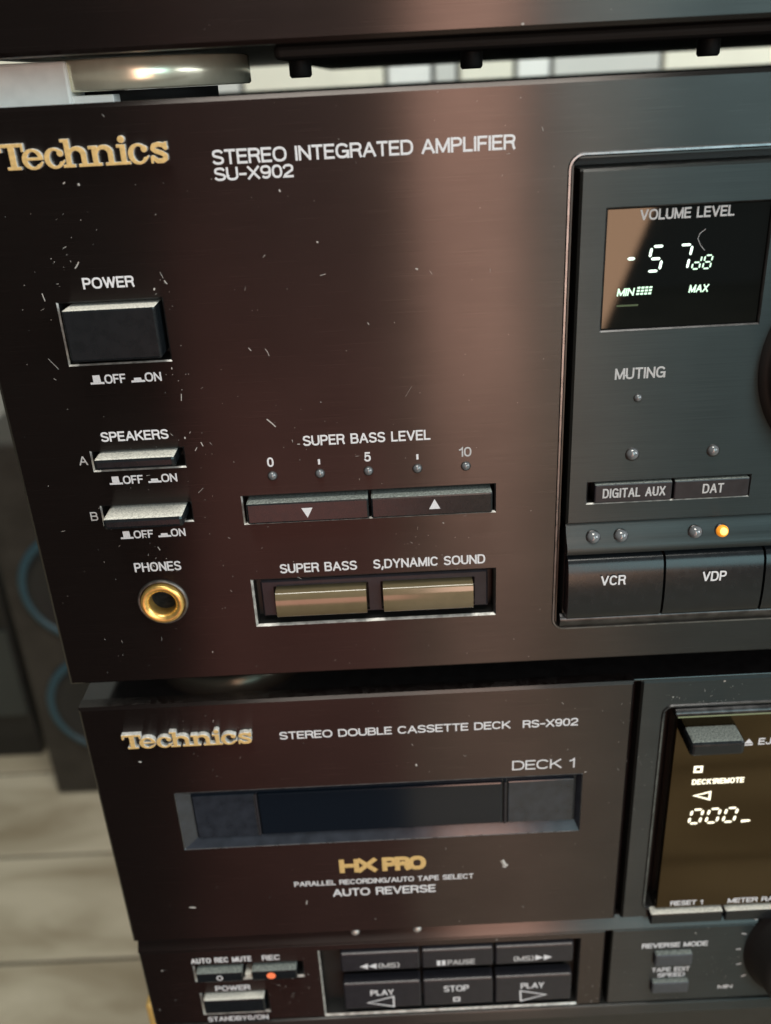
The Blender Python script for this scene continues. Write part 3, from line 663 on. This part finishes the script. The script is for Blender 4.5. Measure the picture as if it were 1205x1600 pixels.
mb.stroke([(78.4, -172.9), (80.2, -172.9), (80.2, -171.2), (78.4, -171.2)], .7, yg, "lit_cream", closed=True)
mb.stroke([(79.2, -181.3), (83.4, -180.2), (83.4, -182.9)], .62, yg, "lit_cream", closed=True)
letters(mb, "DECK1REMOTE", 78.0, 92.2, -177.4, 1.9, .42, yg, "lit_cream")
for k in range(3): seg7(mb, 78.5 + k * 4.75, -191.4, 3.0, 5.0, SEG['0'], .75, yg, "lit_cream", .14)
mb.poly([(93.1, -191.9), (95.4, -191.7), (95.8, -191.3), (95.2, -190.9), (93.1, -190.9)], yg, "lit_cream")
mb.build("lit_characters", dg)
letters(MB(), "RESET 1", 76.2, 85.7, -223.3, 1.9, .36, yg, "white_ink").build("reset_lettering", dg)
letters(MB(), "METER RANGE", 93.0, 112.0, -223.3, 1.9, .36, yg, "white_ink").build("meter_lettering", dg)
for a, b in ((70.3, 91.6), (92.2, 113.4)): MB().box(a, b, -2.0, 4, -229.2, -225.0, "button_plastic", bev=.5, top="dusty_top").build("reset_button", deck)
# stepped lower edge and the control strip
st = MB().prism([(4, -229.4), (2.4, -229.4), (0.0, -232.9), (0.0, -233.2), (4, -233.2)], -82.2, 276.2, "black_brushed_metal").build("step_moulding", deck)
for xx in (-16.9, 1.7): MB().lathe((xx, 2.1, -230.5), [(1.3, -.6), (1.3, .7), (.9, 1.1), (0.02, 1.15)], 'y', "bare_glint_edge", 16).build("door_peg", deck)
W_REC = (-66.8, -33.2, -247.0, -239.9); W_PW = (-66.3, -45.2, -262.3, -252.2); W_TR = (-28.5, 50.8, -265.6, -235.9)
MB().panel(-82.2, 58.2, -266.0, -233.3, 0, 5, [W_REC, W_PW, W_TR], "black_brushed_metal", .5).build("control_panel", deck)
MB().panel(59.9, 276.2, -266.0, -233.3, 0, 5, [], "grey_brushed_metal", .5).build("adjustment_panel", deck)
MB().box(-82.2, 276.2, -.5, 5, -271.2, -266.3, "grey_brushed_metal", bev=.5).build("bottom_strip", deck)
lips = ("bare_glint_edge", "soft_edge", "soft_edge", "bare_glint_edge")
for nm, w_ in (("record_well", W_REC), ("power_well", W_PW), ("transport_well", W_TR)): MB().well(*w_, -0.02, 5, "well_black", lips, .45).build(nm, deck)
lettering(deck, "record_mute_lettering", "AUTO REC MUTE", -67.0, -48.7, -239.0, 2.2, .40)
lettering(deck, "record_lettering", "REC", -45.5, -40.0, -239.0, 2.2, .40)
for a, b, mt in ((-65.7, -51.6, 0), (-48.9, -35.2, 1)):
    b_ = MB().box(a, b, -2, 3, -245.2, -241.2, "button_plastic", bev=.4, top="dusty_dim").build("record_button", deck)
    xm = (a + b) / 2
    if mt: MB().poly([(xm - 1 + 1.35 * math.cos(t * .45), -243.3 + 1.35 * math.sin(t * .45)) for t in range(14)], -2.03, "red_dot").build("record_mark", b_)
    else: MB().stroke([(xm + .8 * math.cos(t * .63), -243.3 + .9 * math.sin(t * .63)) for t in range(10)], .35, -2.03, "white_ink", closed=True).build("record_mark", b_)
MB().box(-51.2, -49.3, -.6, 3, -246.2, -243.8, "dusty_top", bev=.2).build("record_divider", deck)
lettering(deck, "power_lettering", "POWER", -61.2, -50.5, -251.7, 2.3, .42)
MB().box(-65.0, -46.2, -2.2, 4, -259.2, -253.0, "button_plastic", bev=.5, top="dusty_top").build("power_button", deck)
lettering(deck, "standby_lettering", "STANDBY0/ON", -65.3, -46.3, -265.7, 2.2, .42)
cols = ((-21.8, 2.0), (2.7, 24.2), (24.9, 48.4))
TX = {(0, 0): "(MS)", (0, 1): "PAUSE", (0, 2): "(MS)", (1, 0): "PLAY", (1, 1): "STOP", (1, 2): "PLAY"}
for r_, (zb, zt) in enumerate(((-244.6, -236.9), (-261.6, -250.2))):
    for c_, (a, b) in enumerate(cols):
        b_ = MB().box(a, b, -1.0, 3, zb, zt, "button_mauve", bev=.5).build("transport_button", deck)
        mb = MB(); y_ = -1.03; t = TX[(r_, c_)]; wi = "grey_ink"
        if (r_, c_) == (0, 0):
            for q in (-16.2, -13.6): mb.poly([(q, -242.5), (q + 2.5, -241.3), (q + 2.5, -243.7)], y_, "white_ink")
            letters(mb, t, -10.6, -4.1, -243.6, 2.2, .4, y_, wi)
        elif (r_, c_) == (0, 1):
            for q in (7.2, 8.7): mb.poly([(q, -243.6), (q + 1.1, -243.6), (q + 1.1, -241.4), (q, -241.4)], y_, "white_ink")
            letters(mb, t, 10.4, 18.7, -243.6, 2.2, .4, y_, wi)
        elif (r_, c_) == (0, 2):
            for q in (37.0, 39.6): mb.poly([(q, -243.4), (q + 2.5, -242.2), (q, -241.0)], y_, "white_ink")
            letters(mb, t, 30.4, 36.6, -243.4, 2.2, .4, y_, wi)
        elif (r_, c_) == (1, 0):
            letters(mb, t, -13.6, -6.4, -255.8, 2.5, .42, y_, "white_ink"); mb.stroke([(-14.6, -259.0), (-6.6, -256.6), (-6.6, -261.2)], .5, y_ - .004, "white_ink", closed=True)
        elif (r_, c_) == (1, 1):
            letters(mb, t, 9.0, 16.8, -255.6, 2.7, .42, y_, "white_ink"); mb.stroke([(12.1, -260.0), (13.8, -260.0), (13.8, -258.5), (12.1, -258.5)], .5, y_, "white_ink", closed=True)
        else:
            letters(mb, t, 32.8, 40.0, -255.8, 2.5, .42, y_, "white_ink"); mb.stroke([(32.7, -256.8), (40.6, -259.0), (32.9, -261.4)], .5, y_ - .004, "white_ink", closed=True)
        mb.build("key_lettering", b_)
lettering(deck, "reverse_mode_lettering", "REVERSE MODE", 69.4, 89.3, -241.7, 2.0, .38)
MB_ = letters(MB(), "TAPE EDIT", 73.2, 84.9, -252.5, 1.9, .36, -0.02, "white_ink"); letters(MB_, "SPEED", 75.1, 83.6, -254.9, 1.8, .36, -0.02, "white_ink"); MB_.build("speed_lettering", deck)
for zt, zb in ((-243.0, -248.0), (-255.4, -260.2)): MB().box(73.2, 84.6, -1.8, 3, zb, zt, "button_slate", bev=.6, top="dusty_dim", seg=3).build("mode_button", deck)
MB().lathe((124.5, 0, -244.0), [(24, -.3), (23.8, .5), (22, 1), (21, 8), (19, 9.5), (0.1, 9.8)], 'y', "rubber", 64).build("level_knob", deck)
mb = MB()
for a in (150, 165, 180, 195, 208):
    t = math.radians(a); mb.stroke([(124.5 + 24.8 * math.cos(t), -244 + 24.8 * math.sin(t)), (124.5 + 26.3 * math.cos(t), -244 + 26.3 * math.sin(t))], .4, -0.02, "white_ink")
letters(mb, "MIN", 94.5, 99.0, -261.4, 1.6, .3, -0.02, "white_ink"); mb.build("knob_scale", deck)
marks = MB()
for pts, w_ in (([(26.7, -202.4), (27.2, -203.6), (27.6, -204.4), (27.4, -205.3)], 1.1), ([(27.3, -204.2), (28.4, -204.6)], .7), ([(-29.9, -214.6), (-30.2, -216.2)], .35), ([(-64.2, -215.2), (-62.4, -215.4)], .35), ([(-70.0, -160.6), (-69.3, -160.8)], .4), ([(3.3, -166.0), (3.6, -166.6)], .5)):
    marks.stroke(pts, w_, -0.02, "speck", .18)
o = marks.build("grime_spots", deck); o["kind"] = "stuff"
specks(deck, -82, 60, -228, -143.5, 80, -0.02, [WIN], 8, [(-55, -150, 8), (-5, -150, 14), (50, -160, 9), (30, -205, 12)])
specks(deck, 63, 110, -229, -144, 50, 0.58, [DSP], 9, [(72, -149.6, 2), (85, -149.4, 5), (64, -170, 2)])
specks(deck, -82, 58, -265.5, -233.6, 60, -0.02, [W_REC, W_PW, W_TR], 10, [(52, -262, 4), (-40, -250, 6)])
specks(deck, 60.5, 100, -265.5, -233.6, 40, -0.02, [(73, 86, -263, -242)], 12, [(88, -264, 6), (95, -250, 4)])

# ================================================================== unit standing on the amplifier
upu = thing("upper_component", "black brushed hi-fi unit on metal feet above the amplifier, cut off by the frame", "hi-fi unit", (96.7, 150, -1.8))
MB().panel(AX0, AX1, 6.5, 96, 0, 8, [], "black_brushed_metal", .8).build("front_panel", upu)
MB().box(AX0 + 2.5, AX1 - 2.5, 10.5, 300, 7.0, 95, "chassis_black", bev=1).build("chassis", upu)
MB().box(-18.6, 240, 12, 290, 3.9, 6.8, "rubber", bev=1.2, seg=3).build("base_plate", upu)
for fx, fy in ((-50.0, 36), (241, 36)):
    f_ = MB().lathe((fx, fy, 0.1), [(17, 0), (23.2, 0), (23.6, .4), (23.6, 5.5), (23.2, 5.9), (0.1, 6.6)], 'z', "polished_foot", 64).build("foot", upu)
    MB().lathe((fx, fy, -2.9), [(0.1, 0), (16, 0), (16, 2.9)], 'z', "rubber", 40).build("rubber_pad", f_)
for xx in (-14.4, 22.1, 72.6):
    MB().lathe((xx, 26, 0.6), [(0.1, 0), (2.0, 0), (2.4, .5), (2.4, 3.5)], 'z', "rubber", 20).build("peg", upu)
specks(upu, AX0 + 1, 90, 7.5, 22, 26, -0.02, [], 14)
wb = MB().box(-100, -60.5, 14, 60, -3.1, 5.9, "white_plastic", bev=.6); wb.box(-60.7, -52.2, 15, 50, -3.1, -.6, "white_plastic", bev=.2)
tag(wb.build("white_block"), "white plastic block with a thin foot beside the round metal foot on the amplifier", "block")

# ================================================================== pale panelled board behind the stack, seen through the gap
bd = thing("back_board", "row of cream and white panels seen through the gap above the amplifier", "board", (20, 1255, -800))
MB().box(-600, 720, 1262, 1280, -800, 260, "chassis_black").build("frame", bd)
xs_ = [-600, -420, -300, -182, 25, 92, 128, 210, 262, 420, 590, 720]
for i in range(len(xs_) - 1):
    MB().box(xs_[i] + 3, xs_[i + 1] - 3, 1250, 1261, -790, 250, ("white_plastic", "cream_panel", "wall_paint")[(i * 2 + 1) % 3], bev=2, seg=1).build("panel", bd)

# ================================================================== loudspeakers on the floor behind
spk = thing("floor_speaker", "dark grey loudspeaker with two blue ringed drivers standing on the pale floor", "speaker", (-345, 810, -800))
MB().box(-438, -258, 700, 920, -797, -325, "speaker_body", bev=5, seg=3).build("cabinet", spk)
MB().box(-430, -266, 710, 910, -800, -796.5, "rubber").build("plinth", spk)
for cx_, cz_, r_ in ((-348, -500, 72), (-350, -660, 71)):
    d_ = MB().lathe((cx_, 700, cz_), [(r_ - 9, 4), (r_ - 13, 7), (r_ - 18, 6), (30, 1), (26, 1.5), (22, 6), (14, 10), (0.1, 12)], 'y', "cone_black", 56).build("driver", spk)
    MB().lathe((cx_, 700, cz_), [(r_, -1), (r_, 3), (r_ - 2, 5), (r_ - 8, 5), (r_ - 10, 2)], 'y', "blue_ring", 56).build("driver_ring", d_)
bx = thing("black_box", "low black box with a dull green front pane beside the loudspeaker", "box", (-600, 890, -800))
MB().box(-720, -482, 779, 1000, -800, -440, "box_black", bev=4, seg=2).build("body", bx)
MB().box(-690, -486, 775, 780, -730, -600, "box_panel", bev=1).build("front_pane", bx)
